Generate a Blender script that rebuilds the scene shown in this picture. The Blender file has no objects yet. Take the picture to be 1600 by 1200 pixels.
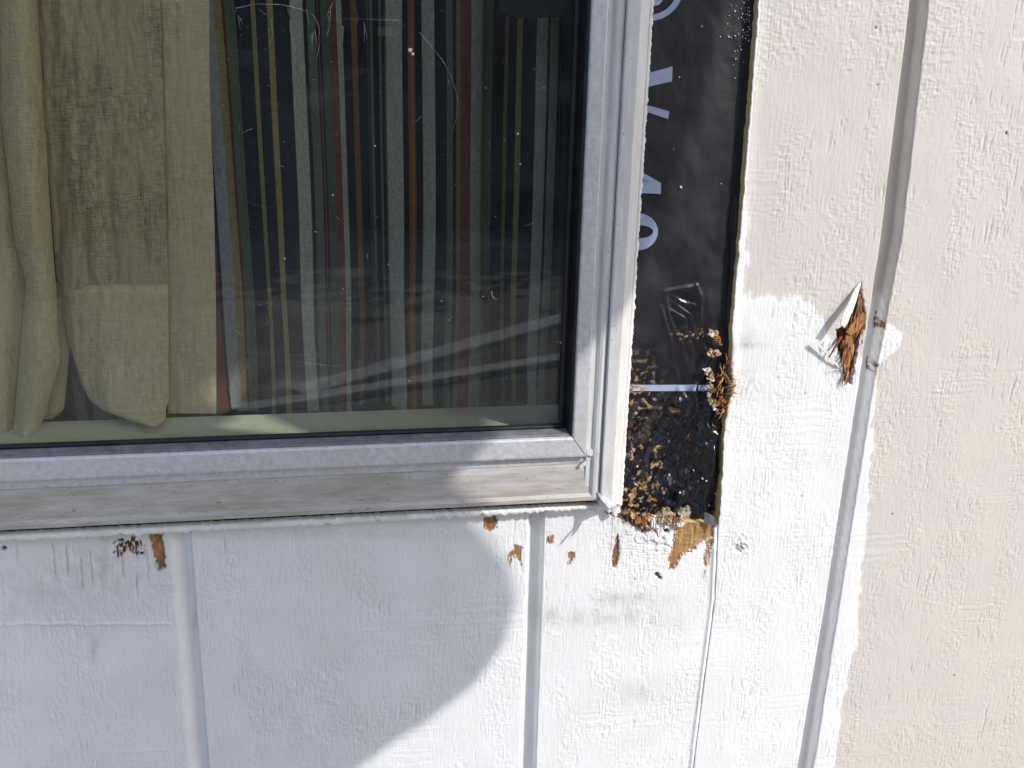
import bpy, bmesh, math, random
import numpy as np
from mathutils import Matrix, Vector

# ------------------------------------------------------------------ camera
F = 1500.0                                   # focal length in photo pixels (1600 wide)
CR = np.array([[0.98709935, 0.03007887, -0.1572582],
               [-0.15868073, 0.31468509, -0.93583851],
               [0.02133785, 0.94871943, 0.31539838]])
CC = np.array([0.0, -0.53156, 0.0])
GROUND = -1.05
scene = bpy.context.scene
COL = scene.collection
cam_d = bpy.data.cameras.new('camera'); cam = bpy.data.objects.new('camera', cam_d); COL.objects.link(cam)
m = Matrix([list(CR[i]) + [CC[i]] for i in range(3)] + [[0, 0, 0, 1]])
cam.matrix_world = m
cam_d.sensor_width = 36; cam_d.lens = 36 * F / 1600
cam_d.clip_start = 0.01; cam_d.clip_end = 500
scene.camera = cam
# ------------------------------------------------------------------ light
SUN = np.array([1.0, -1.0, 1.15])            # towards the sun
sv = SUN / np.linalg.norm(SUN)
W = bpy.data.worlds.new('World'); scene.world = W; W.use_nodes = True
nt = W.node_tree; nt.nodes.clear()
sky = nt.nodes.new('ShaderNodeTexSky'); sky.sky_type = 'NISHITA'; sky.sun_disc = False
sky.sun_elevation = math.asin(sv[2]); sky.sun_rotation = math.atan2(sv[0], sv[1])
sky.air_density = 1.0; sky.dust_density = 2.6; sky.ozone_density = 2.4
bg = nt.nodes.new('ShaderNodeBackground'); bg.inputs[1].default_value = 0.15
out = nt.nodes.new('ShaderNodeOutputWorld')
nt.links.new(sky.outputs[0], bg.inputs[0]); nt.links.new(bg.outputs[0], out.inputs[0])
sl = bpy.data.lights.new('sun', 'SUN'); sl.energy = 2.35; sl.angle = math.radians(0.55); sl.color = (1.0, 0.975, 0.945)
so = bpy.data.objects.new('sun', sl); COL.objects.link(so)
so.rotation_euler = Vector(sv).to_track_quat('Z', 'Y').to_euler()
so.location = (2, -2, 2.3)
vs = scene.view_settings
vs.view_transform = 'Standard'; vs.look = 'None'; vs.gamma = 1.0; vs.exposure = 0.63; vs.use_curve_mapping = False

# ------------------------------------------------------------------ helpers
def ray(px, py):
    return CR @ np.array([(px - 800) / F, (600 - py) / F, -1.0])
def U(px, py, Y=0.0):
    v = ray(px, py); t = (Y - CC[1]) / v[1]; return CC + t * v
def UZ(px, py, z):
    v = ray(px, py); t = (z - CC[2]) / v[2]; return CC + t * v
def PX(X, Y, Z):
    """world arrays -> photo pixel arrays (used to lay out where paint, chips and stains lie on the wall plane)"""
    P = np.stack([X - CC[0], Y - CC[1], Z - CC[2]], -1) @ CR
    return 800 + F * P[..., 0] / -P[..., 2], 600 - F * P[..., 1] / -P[..., 2]

def _h(ix, iy, seed):
    n = (ix.astype(np.int64) * 374761393 + iy.astype(np.int64) * 668265263 + seed * 974634777) & 0xffffffff
    n = ((n ^ (n >> 13)) * 1274126177) & 0xffffffff
    n = ((n ^ (n >> 16)) * 2246822519) & 0xffffffff
    return (n ^ (n >> 15)) & 0xffff
def pn(x, y, seed=0):
    x = np.asarray(x, float); y = np.asarray(y, float)
    x, y = np.broadcast_arrays(x, y)
    ix = np.floor(x); iy = np.floor(y); fx = x - ix; fy = y - iy
    ux = fx * fx * fx * (fx * (fx * 6 - 15) + 10); uy = fy * fy * fy * (fy * (fy * 6 - 15) + 10)
    def g(dx, dy):
        a = _h(ix + dx, iy + dy, seed) * (2 * math.pi / 65536)
        return np.cos(a) * (fx - dx) + np.sin(a) * (fy - dy)
    a = g(0, 0); b = g(1, 0); c = g(0, 1); d = g(1, 1)
    return 1.5 * ((a + (b - a) * ux) * (1 - uy) + (c + (d - c) * ux) * uy)
def fbm(x, y, seed=0, o=4):
    s = 0; a = 1.0; k = 1.0
    for i in range(o):
        s = s + a * pn(x * k, y * k, seed + i * 17); a *= .5; k *= 2.03
    return s
def sst(a, b, x):
    t = np.clip((x - a) / (b - a), 0, 1); return t * t * (3 - 2 * t)
def inpoly(px, py, poly):
    r = np.zeros(px.shape, bool); n = len(poly)
    for i in range(n):
        x0, y0 = poly[i]; x1, y1 = poly[(i + 1) % n]
        if y0 == y1: continue
        c = ((y0 > py) != (y1 > py)) & (px < (x1 - x0) * (py - y0) / (y1 - y0) + x0)
        r ^= c
    return r

def mesh_from(verts, faces, name):
    me = bpy.data.meshes.new(name); me.from_pydata([tuple(map(float, v)) for v in verts], [], faces); me.update(); return me
def link(name, me, mat=None, parent=None, smooth=False):
    o = bpy.data.objects.new(name, me); COL.objects.link(o)
    if mat is not None: me.materials.append(mat)
    if parent is not None: o.parent = parent
    if smooth:
        me.polygons.foreach_set('use_smooth', [True] * len(me.polygons))
    return o
def tag(o, label=None, cat=None, group=None, kind=None):
    if label: o['label'] = label
    if cat: o['category'] = cat
    if group: o['group'] = group
    if kind: o['kind'] = kind
    return o
def empty(name, loc=(0, 0, 0)):
    o = bpy.data.objects.new(name, None); COL.objects.link(o); o.empty_display_size = .05
    return o
def grid(name, X, Y, Z, mat, parent=None, attrs=None, colors=None, smooth=True):
    ny, nx = X.shape
    co = np.stack([X, Y, Z], -1).reshape(-1, 3).astype(np.float32)
    idx = np.arange(ny * nx).reshape(ny, nx)
    q = np.stack([idx[:-1, :-1], idx[:-1, 1:], idx[1:, 1:], idx[1:, :-1]], -1).reshape(-1, 4)
    me = bpy.data.meshes.new(name)
    me.vertices.add(len(co)); me.vertices.foreach_set('co', co.ravel())
    me.loops.add(q.size); me.loops.foreach_set('vertex_index', q.ravel().astype(np.int32))
    me.polygons.add(len(q)); me.polygons.foreach_set('loop_start', (np.arange(len(q)) * 4).astype(np.int32))
    me.polygons.foreach_set('loop_total', np.full(len(q), 4, np.int32))
    if smooth: me.polygons.foreach_set('use_smooth', np.ones(len(q), bool))
    me.update(calc_edges=True)
    for k, v in (attrs or {}).items():
        a = me.attributes.new(k, 'FLOAT', 'POINT'); a.data.foreach_set('value', v.astype(np.float32).ravel())
    if colors is not None:                      # one colour for each face
        a = me.attributes.new('stripe', 'FLOAT_COLOR', 'FACE')
        c = np.concatenate([colors, np.ones(colors.shape[:-1] + (1,))], -1)
        a.data.foreach_set('color', c.astype(np.float32).ravel())
    return link(name, me, mat, parent)
def slab(name, pts, th, mat, parent, back=(0, 1, 0), jit=0.0):
    """a chip: outline points in 3D, given a real thickness"""
    pts = [np.array(p, float) for p in pts]; n = len(pts); b = np.array(back) * th
    bm = bmesh.new()
    f = [bm.verts.new(p) for p in pts]; k = [bm.verts.new(p + b * (1 + jit * random.uniform(-1, 1))) for p in pts]
    bm.faces.new(f); bm.faces.new(k[::-1])
    for i in range(n):
        bm.faces.new((f[i], k[i], k[(i + 1) % n], f[(i + 1) % n]))
    bmesh.ops.triangulate(bm, faces=[x for x in bm.faces if len(x.verts) > 4])
    bmesh.ops.recalc_face_normals(bm, faces=bm.faces)
    me = bpy.data.meshes.new(name); bm.to_mesh(me); bm.free()
    return link(name, me, mat, parent)
def loft(name, secs, mat, parent, closed=False, cap=True, smooth=False):
    """secs: array (n sections, k points, 3)"""
    secs = np.asarray(secs, float); n, k, _ = secs.shape
    v = secs.reshape(-1, 3); fs = []
    kk = k if closed else k - 1
    for i in range(n - 1):
        for j in range(kk):
            a = i * k + j; b = i * k + (j + 1) % k
            fs.append((a, b, b + k, a + k))
    if cap and closed:
        fs.append(tuple(range(k))[::-1]); fs.append(tuple(range((n - 1) * k, n * k)))
    me = mesh_from(v, fs, name)
    bm = bmesh.new(); bm.from_mesh(me); bmesh.ops.recalc_face_normals(bm, faces=bm.faces); bm.to_mesh(me); bm.free()
    return link(name, me, mat, parent, smooth)

# ------------------------------------------------------------------ materials
class NT:
    def __init__(s, name):
        s.m = bpy.data.materials.new(name); s.m.use_nodes = True; s.t = s.m.node_tree; s.t.nodes.clear()
        s.o = s.t.nodes.new('ShaderNodeOutputMaterial')
    def n(s, typ, ins=None, **kw):
        x = s.t.nodes.new('ShaderNode' + typ)
        for k, v in kw.items(): setattr(x, k, v)
        for k, v in (ins or {}).items(): s.set(x.inputs[k], v)
        return x
    def set(s, sock, v):
        if isinstance(v, bpy.types.NodeSocket): s.t.links.new(v, sock)
        elif isinstance(v, bpy.types.Node): s.t.links.new(v.outputs[0], sock)
        else:
            if isinstance(v, (int, float)) and sock.type == 'RGBA': v = (v, v, v, 1)
            if isinstance(v, tuple) and len(v) == 3 and sock.type == 'RGBA': v = v + (1,)
            sock.default_value = v
    def coord(s, sc=(1, 1, 1)):
        g = s.n('NewGeometry'); return s.n('Mapping', {'Vector': g.outputs['Position'], 'Scale': sc}).outputs[0]
    def noise(s, sc=(1, 1, 1), scale=1.0, detail=4.0, rough=.55, dist=0.0):
        return s.n('TexNoise', {'Vector': s.coord(sc), 'Scale': scale, 'Detail': detail, 'Roughness': rough, 'Distortion': dist}).outputs[0]
    def ramp(s, fac, a, b, lo=0., hi=1.):
        return s.n('MapRange', {'Value': fac, 'From Min': a, 'From Max': b, 'To Min': lo, 'To Max': hi}).outputs[0]
    def mix(s, f, a, b, bt='MIX'):
        x = s.n('Mix', data_type='RGBA', blend_type=bt); s.set(x.inputs[0], f); s.set(x.inputs[6], a); s.set(x.inputs[7], b); return x.outputs[2]
    def math(s, op, a, b=0.0):
        x = s.n('Math', operation=op); s.set(x.inputs[0], a); s.set(x.inputs[1], b); return x.outputs[0]
    def attr(s, name, col=False):
        return s.n('Attribute', attribute_name=name).outputs['Color' if col else 'Fac']
    def bump(s, h, dist, strength=1.0, normal=None):
        x = s.n('Bump', {'Height': h, 'Distance': dist, 'Strength': strength})
        if normal is not None: s.set(x.inputs['Normal'], normal)
        return x.outputs[0]
    def bsdf(s, **kw):
        x = s.n('BsdfPrincipled')
        for k, v in kw.items(): s.set(x.inputs[k.replace('_', ' ')], v)
        s.t.links.new(x.outputs[0], s.o.inputs[0]); return x

WHITE = (.80, .80, .80); CREAM = (.608, .572, .515); WOODC = (.40, .19, .055)
def mat_siding():
    s = NT('painted_siding')
    blot = s.noise(scale=28, detail=5)
    fine = s.math('ADD', s.noise(sc=(1, 1, .12), scale=620, detail=4, rough=.6), s.math('MULTIPLY', s.noise(sc=(.3, 1, 1), scale=500, detail=3), .5))
    cm = s.math('ADD', s.attr('cream'), s.math('MULTIPLY', s.math('SUBTRACT', s.noise(sc=(1, 1, .5), scale=260, detail=3), .5), .55))
    white = s.mix(s.ramp(blot, .35, .7), WHITE, (.75, .745, .73))
    cream = s.mix(s.ramp(blot, .35, .7), CREAM, (.582, .549, .497))
    paint = s.mix(s.ramp(cm, .36, .62), white, cream)
    dirt_shade = s.math('MULTIPLY', s.attr('dirt_shade'), s.ramp(s.noise(sc=(1, 1, .6), scale=130, detail=5, rough=.7), .30, .72))
    paint = s.mix(dirt_shade, paint, (.20, .175, .15))
    grain = s.noise(sc=(6, 6, .7), scale=110, detail=5, rough=.65)
    wood = s.mix(s.ramp(grain, .28, .72), (.115, .042, .014), (.60, .33, .12))
    wood = s.mix(s.ramp(s.noise(scale=170, detail=3), .4, .65), wood, s.mix(.5, wood, (.10, .04, .015)))
    wood = s.mix(s.attr('dark'), wood, (.045, .018, .012))
    wood = s.mix(s.attr('raw'), wood, s.mix(s.ramp(grain, .3, .7), (.48, .36, .13), (.75, .60, .30)))
    col = s.mix(s.attr('wood'), paint, wood)
    b = s.bump(fine, .00036, .9)
    s.bsdf(Base_Color=col, Roughness=s.ramp(blot, .3, .7, .42, .6), Normal=b, Specular_IOR_Level=.35)
    return s.m
def mat_simple(name, c1, c2, scale=30, rough=.6, bumpd=0.0, bscale=300, sc=(1, 1, 1), spec=.4, metal=0.0, lo=.35, hi=.65, rough2=None):
    s = NT(name); n = s.noise(sc=sc, scale=scale, detail=6, rough=.6)
    kw = dict(Base_Color=s.mix(s.ramp(n, lo, hi), c1, c2), Roughness=rough if rough2 is None else s.ramp(n, lo, hi, rough, rough2), Specular_IOR_Level=spec, Metallic=metal)
    if bumpd: kw['Normal'] = s.bump(s.noise(sc=sc, scale=bscale, detail=4), bumpd)
    s.bsdf(**kw); return s.m
def mat_felt():
    s = NT('black_membrane')
    n = s.noise(scale=60, detail=5); mic = s.noise(scale=1500, detail=2)
    base = s.mix(s.ramp(n, .3, .7), (.008, .0085, .0115), (.0145, .015, .019))
    base = s.mix(s.attr('tar'), base, (.008, .008, .011))
    fib = s.mix(s.ramp(s.noise(scale=230, detail=4), .38, .62), (.26, .11, .025), (.52, .38, .20))
    col = s.mix(s.attr('residue'), base, fib)
    rg = s.mix(s.attr('gloss'), s.ramp(n, .3, .7, .42, .58), .10)
    rg = s.mix(s.attr('residue'), rg, .85)
    s.bsdf(Base_Color=col, Roughness=rg, Normal=s.bump(mic, .0002, .5), Specular_IOR_Level=.5)
    return s.m
def mat_alu():
    s = NT('weathered_aluminium')
    n = s.noise(scale=260, detail=5, rough=.7); big = s.noise(scale=35, detail=3)
    col = s.mix(s.ramp(n, .3, .7), (.50, .51, .53), (.72, .72, .72))
    col = s.mix(s.ramp(big, .52, .75, 0, .6), col, (.56, .53, .47))
    pit = s.ramp(s.noise(scale=700, detail=2), .66, .72)
    col = s.mix(s.math('MULTIPLY', pit, .6), col, (.12, .11, .1))
    s.bsdf(Base_Color=col, Metallic=.35, Roughness=s.ramp(n, .3, .7, .42, .6), Normal=s.bump(n, .00012, .6))
    return s.m
def mat_sillmetal():
    s = NT('dirty_sill_metal')
    n = s.noise(sc=(.12, 1, 1), scale=420, detail=5, rough=.7); big = s.noise(sc=(.3, 1, 1), scale=60, detail=4)
    col = s.mix(s.ramp(n, .3, .7), (.37, .345, .31), (.54, .52, .48))
    col = s.mix(s.ramp(big, .5, .72, 0, .8), col, (.31, .26, .195))
    pit = s.ramp(s.noise(sc=(.4, 1, 1), scale=600, detail=3), .64, .72)
    col = s.mix(s.math('MULTIPLY', pit, .7), col, (.16, .13, .1))
    s.bsdf(Base_Color=col, Metallic=.12, Roughness=.55, Normal=s.bump(n, .00012, .6))
    return s.m
def mat_jamb():
    s = NT('painted_jamb')
    n = s.noise(sc=(1, 1, .06), scale=700, detail=4, rough=.7); big = s.noise(sc=(1, 1, .4), scale=60, detail=4)
    col = s.mix(s.ramp(n, .3, .7), (.62, .61, .585), (.76, .755, .735))
    col = s.mix(s.ramp(big, .52, .72, 0, .6), col, (.56, .53, .47))
    pit = s.ramp(s.noise(scale=500, detail=3), .68, .73)
    col = s.mix(s.math('MULTIPLY', pit, .6), col, (.2, .17, .13))
    s.bsdf(Base_Color=col, Roughness=.5, Metallic=.1, Normal=s.bump(n, .0002, .7))
    return s.m
def mat_glass():
    s = NT('window_glass')
    g = s.n('NewGeometry')
    ior = s.math('SUBTRACT', 1.5, s.math('MULTIPLY', g.outputs['Backfacing'], 1.5 - 1 / 1.5))
    fr = s.n('Fresnel', {'IOR': ior}).outputs[0]
    tr = s.n('BsdfTransparent', {'Color': (.87, .88, .845)}); gl = s.n('BsdfGlossy', {'Roughness': 0.0, 'Color': (1, 1, 1)})
    mx = s.n('MixShader', {0: fr, 1: tr.outputs[0], 2: gl.outputs[0]})
    film = s.noise(sc=(1, 1, .6), scale=14, detail=5, rough=.6)
    streak = s.noise(sc=(.5, 1, 2.2), scale=22, detail=6, rough=.7, dist=1.2)
    speck = s.ramp(s.noise(scale=900, detail=1), .72, .76, 0, .12)
    fac = s.math('ADD', s.math('ADD', s.ramp(film, .4, .75, .004, .016), s.ramp(streak, .55, .8, 0, .035)), speck)
    df = s.n('BsdfDiffuse', {'Color': (.75, .75, .78)})
    m2 = s.n('MixShader', {0: fac, 1: mx.outputs[0], 2: df.outputs[0]})
    s.t.links.new(m2.outputs[0], s.o.inputs[0]); return s.m
def mat_cloth(name, a, b, open_):
    s = NT(name)
    wx = s.noise(sc=(1, .2, .10), scale=1500, detail=2, rough=.6); wz = s.noise(sc=(.10, .2, 1), scale=1500, detail=2, rough=.6)
    big = s.noise(sc=(1, 1, .5), scale=40, detail=4)
    w = s.math('MULTIPLY', s.ramp(wx, .3, .7), s.ramp(wz, .3, .7))
    sheer = s.ramp(big, .42, .66)
    col = s.mix(s.ramp(s.math('ADD', wx, wz), .75, 1.25), a, b)
    hole = s.math('MULTIPLY', s.math('MULTIPLY', s.ramp(w, .30, .08), open_), sheer)
    col = s.mix(hole, col, (.10, .095, .075))
    d = s.n('BsdfDiffuse', {'Color': col}); t = s.n('BsdfTranslucent', {'Color': col})
    s.set(d.inputs['Normal'], s.bump(w, .0006, .7))
    mx = s.n('MixShader', {0: .22, 1: d.outputs[0], 2: t.outputs[0]}); s.t.links.new(mx.outputs[0], s.o.inputs[0]); return s.m
def mat_stripe():
    s = NT('striped_cloth')
    w = s.noise(sc=(1, 1, .15), scale=1300, detail=2); w2 = s.noise(sc=(.15, 1, 1), scale=1300, detail=2)
    f = s.ramp(s.math('ADD', w, w2), .7, 1.3, .7, 1.25)
    col = s.mix(1.0, s.attr('stripe', True), s.n('CombineColor', {0: f, 1: f, 2: f}).outputs[0], 'MULTIPLY')
    s.bsdf(Base_Color=col, Roughness=.9, Specular_IOR_Level=.1, Normal=s.bump(w, .0002, .5)); return s.m

def mat_reflection_arc():  # pale see-through colour for reflections drawn on the pane
    s = NT('painted_reflection'); d = s.n('BsdfDiffuse', {'Color': (.7, .72, .75)}); t = s.n('BsdfTransparent')
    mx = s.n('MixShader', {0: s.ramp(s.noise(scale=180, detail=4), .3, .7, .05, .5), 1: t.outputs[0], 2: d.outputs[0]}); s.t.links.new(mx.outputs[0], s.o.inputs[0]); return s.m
M = dict(
    siding=mat_siding(), felt=mat_felt(), alu=mat_alu(), sub=mat_sillmetal(), jamb=mat_jamb(), glass=mat_glass(),
    cloth=mat_cloth('cream_linen', (.64, .555, .37), (.78, .69, .48), 0.2), sheer=mat_cloth('sheer_linen', (.50, .435, .295), (.65, .57, .40), .5),
    stripe=mat_stripe(),
    gasket=mat_simple('grey_rubber', (.12, .12, .125), (.20, .20, .205), 120, .6, .0001, 500),
    black=mat_simple('black_rubber', (.008, .008, .01), (.015, .015, .017), 80, .45),
    caulk=mat_simple('old_white_caulk', (.80, .79, .76), (.66, .64, .58), 60, .55, .0004, 350, lo=.4, hi=.75),
    chip=mat_simple('paint_chip', (.80, .79, .77), (.64, .60, .52), 90, .6, .0003, 400),
    wood=mat_simple('splintered_wood', (.46, .22, .065), (.17, .065, .022), 160, .75, .0005, 500, sc=(5, 5, .6)),
    redwood=mat_simple('red_brown_wood', (.33, .10, .045), (.12, .035, .022), 160, .75, .0005, 500, sc=(5, 5, .6)),
    fibre=mat_simple('pale_wood_fibre', (.58, .44, .24), (.36, .20, .08), 200, .8),
    flake=mat_simple('crusty_flake', (.50, .46, .36), (.30, .20, .10), 220, .85, .0005, 600),
    paper=mat_simple('grey_membrane_flap', (.20, .20, .21), (.12, .12, .13), 120, .5),
    sill=mat_simple('pale_green_sill_paint', (.62, .65, .52), (.58, .61, .49), 25, .5, .0002, 200),
    print=mat_simple('pale_blue_print', (.28, .34, .48), (.33, .39, .52), 120, .45),
    dust=mat_simple('dust_fleck', (.8, .8, .8), (.7, .68, .62), 50, .7),
    reflection_arc=mat_reflection_arc(),
    insect=mat_simple('tan_thread', (.6, .42, .25), (.5, .35, .2), 50, .7),
    panel=mat_simple('dark_plastic', (.006, .007, .008), (.01, .01, .012), 40, .5),
    reflboard=mat_simple('reflection_board_grey', (.52, .51, .49), (.62, .61, .59), 20, .8),
    grime_shade=mat_simple('grime_shade', (.018, .016, .011), (.04, .036, .025), 90, .9),
    leaf=mat_simple('added_hedge_leaf', (.02, .045, .012), (.04, .07, .02), 20, .6),
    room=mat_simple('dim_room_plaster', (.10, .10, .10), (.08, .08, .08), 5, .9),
    lawn=mat_simple('dry_earth', (.22, .20, .175), (.31, .29, .26), 9, .95, .01, 60),
    shirt=mat_simple('dark_shirt', (.03, .035, .05), (.045, .05, .07), 30, .9),
    silver=mat_simple('silver_plastic', (.55, .55, .57), (.5, .5, .52), 30, .35, metal=.5),
    skin=mat_simple('skin', (.48, .30, .22), (.44, .27, .19), 30, .55),
)

# ------------------------------------------------------------------ siding (wall)
random.seed(4); np.random.seed(4)
wall = tag(empty('siding_wall', (0, 0, 0)), 'white and cream painted grooved plywood siding wall around the window corner', 'wall', kind='thing')

def line_fn(pts, Y=0.0):
    w = np.array([U(x, y, Y) for x, y in pts]); o = np.argsort(w[:, 2]); z, x = w[o, 2], w[o, 0]
    s0 = (x[1] - x[0]) / (z[1] - z[0]); s1 = (x[-1] - x[-2]) / (z[-1] - z[-2])
    z = np.concatenate([[z[0] - 3], z, [z[-1] + 3]]); x = np.concatenate([[x[0] - 3 * s0 * .2], x, [x[-1] + 3 * s1 * .2]])
    return lambda q: np.interp(q, z, x)
gR_l = line_fn([(1422, 0), (1376, 375), (1342, 600), (1284, 975), (1246, 1200)]); gR_r = line_fn([(1451, 0), (1408, 375), (1364, 600), (1306, 975), (1270, 1200)])
gM_l = line_fn([(826, 815), (815, 1140), (813, 1200)]); gM_r = line_fn([(850, 815), (839, 1140), (837, 1200)])
gL_l = line_fn([(268, 838), (283, 1030), (296, 1190)]); gL_r = line_fn([(298, 838), (313, 1030), (326, 1190)])
felt_r = line_fn([(1183, 0), (1171, 155), (1153, 375), (1142, 500), (1131, 650), (1123, 790), (1117, 935), (1104, 1035), (1088, 1160), (1084, 1200)])

def groove(X, Z, l, r, depth, bev_l=.0016, bev_r=.0008):
    a, b = l(Z), r(Z)
    return depth * sst(-bev_l * .35, bev_l, X - a) * sst(-bev_r * .35, bev_r, b - X)

def texture(X, Z, rough):
    """rough-sawn plywood under paint: height towards the room-side viewer, metres"""
    mm = 1000.0
    wx = X * mm + 1.2 * pn(X * mm / 9, Z * mm / 14, 5); wz = Z * mm + 1.5 * pn(X * mm / 12, Z * mm / 9, 6)
    dash = pn(wx / 1.0, wz / 4.6, 11); dash2 = pn(wx / .85, wz / 14.0, 12)
    cross = pn(wx / 5.0, wz / .9, 13); lump = fbm(wx / 3.0, wz / 3.4, 14, 3); big = fbm(wx / 45, wz / 60, 15, 3)
    band = .18 + .95 * sst(-.35, .45, pn(wx / 16, wz / 90, 16) + .6 * pn(wx / 30, wz / 30, 17))
    saw = pn(wx / 60, wz / 2.2, 18) * sst(.1, .5, pn(wx / 50, wz / 40, 19))
    crack = -sst(.50, .72, pn(wx / 1.0, wz / 26, 20)) * sst(0, .4, pn(wx / 40, wz / 50, 21))
    bead = np.clip(lump - .1, 0, 1)
    return rough * band * (.00017 * dash + .00013 * dash2 + .00017 * cross + .00013 * bead + .00004 * lump) + .00030 * big + .00015 * saw * rough + .00050 * crack * rough

def axis(a, b, step, lo, hi, coarse=.02):
    """fine between a and b, coarse outside down to lo / up to hi"""
    core = np.arange(a, b, step)
    left = np.arange(a - coarse, lo, -coarse)[::-1] if lo < a - coarse else np.array([])
    right = np.arange(b + coarse * .5, hi, coarse) if hi > b + coarse else np.array([])
    return np.concatenate([[lo] if lo < a - coarse else [], left, core, right, [hi] if hi > b + coarse else []])

def pad(A, mode='edge'): return np.pad(A, 2, mode='edge')
def panel(name, X, Z, H, attrs, label, back=.012):
    """H = height of the surface towards the viewer; the rim is folded back to show the board's cut edge"""
    Y = -H
    X, Y, Z = pad(X), pad(Y), pad(Z); A = {k: pad(v) for k, v in attrs.items()}
    n0, n1 = X.shape
    rim1 = np.zeros((n0, n1), bool); rim1[1, :] = rim1[-2, :] = True; rim1[:, 1] = rim1[:, -2] = True
    rim0 = np.zeros((n0, n1), bool); rim0[0, :] = rim0[-1, :] = True; rim0[:, 0] = rim0[:, -1] = True
    Y = Y + rim1 * .0003
    Y[rim0] = back
    E_ = A.pop('edge', np.ones(X.shape)); A['wood'] = np.where(rim0 | rim1, E_, A['wood']); A['raw'] = np.where(rim0 | rim1, 1.0, A.get('raw', 0.0))
    o = grid(name, X, Y, Z, M['siding'], wall, A); o['label'] = label; return o


def feather(px, py, poly, w, seed=3, jit=3.0, vx=1.0):
    jx = jit * fbm(px / 5.0, py / (9.0 * vx), seed, 3); jy = jit * fbm(px / 6.0, py / 8.0, seed + 5, 3)
    acc = 0
    for dx, dy in ((0, 0), (w, 0), (-w, 0), (0, w), (0, -w)):
        acc = acc + inpoly(px + jx + dx, py + jy + dy, poly)
    return acc / 5.0

def spot(px, py, cx, cy, r, ry=None):
    ry = ry or r; return np.exp(-(((px - cx) / r) ** 2 + ((py - cy) / ry) ** 2))

# ---- lower panel
ST = .00058
xs = axis(-.235, .232, ST, -1.6, 10); xs = xs[xs < .2321]
nx = len(xs); t = (xs - xs[0]) / (xs[-1] - xs[0])
zs = axis(-.515, -.2440, ST, GROUND + .12, 10); zs = zs[zs < -.2439]
Z = np.repeat(zs[:, None], nx, 1)
top_px = [(900, 0), (955, 797), (966, 803), (978, 806), (990, 810), (1003, 818), (1013, 826), (1018, 812), (1030, 809), (1044, 812), (1056, 818), (1066, 816), (1090, 819), (1116, 821), (1135, 824)]
edge = felt_r(Z[:, -1]) + .0004 * pn(Z[:, -1] * 160, 0 * Z[:, -1], 31)
x_fixed = np.repeat(xs[None, :], len(zs), 0)
w_r = np.clip((x_fixed - .10) / (xs[-1] - .10), 0, 1)          # bend the right border onto the seam
X = x_fixed + w_r * ((edge - xs[-1])[:, None])
# upper border under the membrane is ragged: pull the top rows down there
tp = np.array([U(x, y, 0) for x, y in top_px[1:]])
ztop = np.interp(X[-1], tp[:, 0], tp[:, 2], left=zs[-1], right=tp[-1, 2]) + .0006 * fbm(X[-1] * 500, X[-1] * 0, 33, 3)
ztop[X[-1] < tp[0, 0] - .001] = zs[-1]
w_t = np.clip((Z - (-.300)) / (zs[-1] + .300), 0, 1)
Z = Z + w_t * (np.minimum(ztop, zs[-1]) - zs[-1])[None, :]
X = x_fixed + w_r * ((felt_r(Z) + .002 - xs[-1]))
px, py = PX(X, 0 * X, Z)
H = texture(X, Z, 1.0)
G = groove(X, Z, gM_l, gM_r, .0078, .0030, .0008) + groove(X, Z, gL_l, gL_r, .0040, .0060, .0012)
inG = np.clip(G / .004, 0, 1)
H = H * (1 - .75 * inG) - G
# further grooves to the left and right of the frame, every 203 mm
for k in range(2, 8):
    xg = -.1 - .203 * (k - 1); H = H - .006 * sst(-.006, -.004, X - xg) * sst(.006, .004, X - xg)
chips = [
    ([(232, 836), (253, 834), (260, 888), (246, 893)], .0016, 1.0, .0),
    ([(192, 846), (214, 836), (222, 852), (226, 866), (208, 866), (200, 858), (187, 872), (174, 860), (178, 850)], .0009, 8.0, .85),
    ([(754, 808), (778, 806), (777, 825), (766, 831), (756, 826)], .0008, 2.0, .25),
    ([(795, 857), (800, 861), (804, 851), (816, 855), (815, 886), (808, 874), (800, 871), (794, 889)], .0005, 2.5, .05),
    ([(852, 841), (863, 837), (865, 849), (854, 852)], .0005, 2.5, .05),
    ([(886, 863), (899, 861), (895, 876), (888, 884)], .0005, 2.5, .05),
    ([(959, 850), (966, 833), (969, 860), (963, 889), (956, 887)], .0008, 2.0, .2),
    ([(1053, 832), (1069, 812), (1117, 814), (1112, 842), (1097, 846), (1084, 861), (1066, 867), (1054, 891), (1043, 891), (1047, 864)], .0005, 3.5, -.2),
    ([(940, 800), (972, 800), (990, 806), (1004, 814), (1014, 828), (1003, 836), (994, 822), (975, 813)], .0010, 3.0, .35),
    ([(1102, 846), (1113, 842), (1106, 880), (1100, 905), (1098, 880)], .0004, 3.0, .2),
]
wood = np.zeros_like(X); dark = np.zeros_like(X); dirt_shade = np.zeros_like(X); cream = np.zeros_like(X)
for i, (poly, dep, jit, dk) in enumerate(chips):
    f = feather(px, py, poly, .7, 40 + i * 3, jit, 1.6)
    f = np.clip(f * 1.3 - .1, 0, 1); wide = feather(px, py, poly, 2.6, 40 + i * 3, jit, 1.6)
    f = f * (1 - .95 * sst(.10, .30, pn(px / 2.4, py / 9, 44 + i)) * np.where(i == 1, 1.0, (wide < .99))); H = H + .00055 * np.clip(wide - f, 0, 1) * sst(-.4, .3, pn(px / 6, py / 6, 48 + i))
    wood = np.maximum(wood, f); H = H - dep * 1.4 * f; dark = np.maximum(dark, np.clip(dk, 0, 1) * f)
wood *= np.where(spot(px, py, 1090, 830, 45, 50) > .2, 1 - .9 * sst(.1, .5, pn(px / 3, py / 8, 77)) * spot(px, py, 1100, 880, 15, 30), 1)
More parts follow.
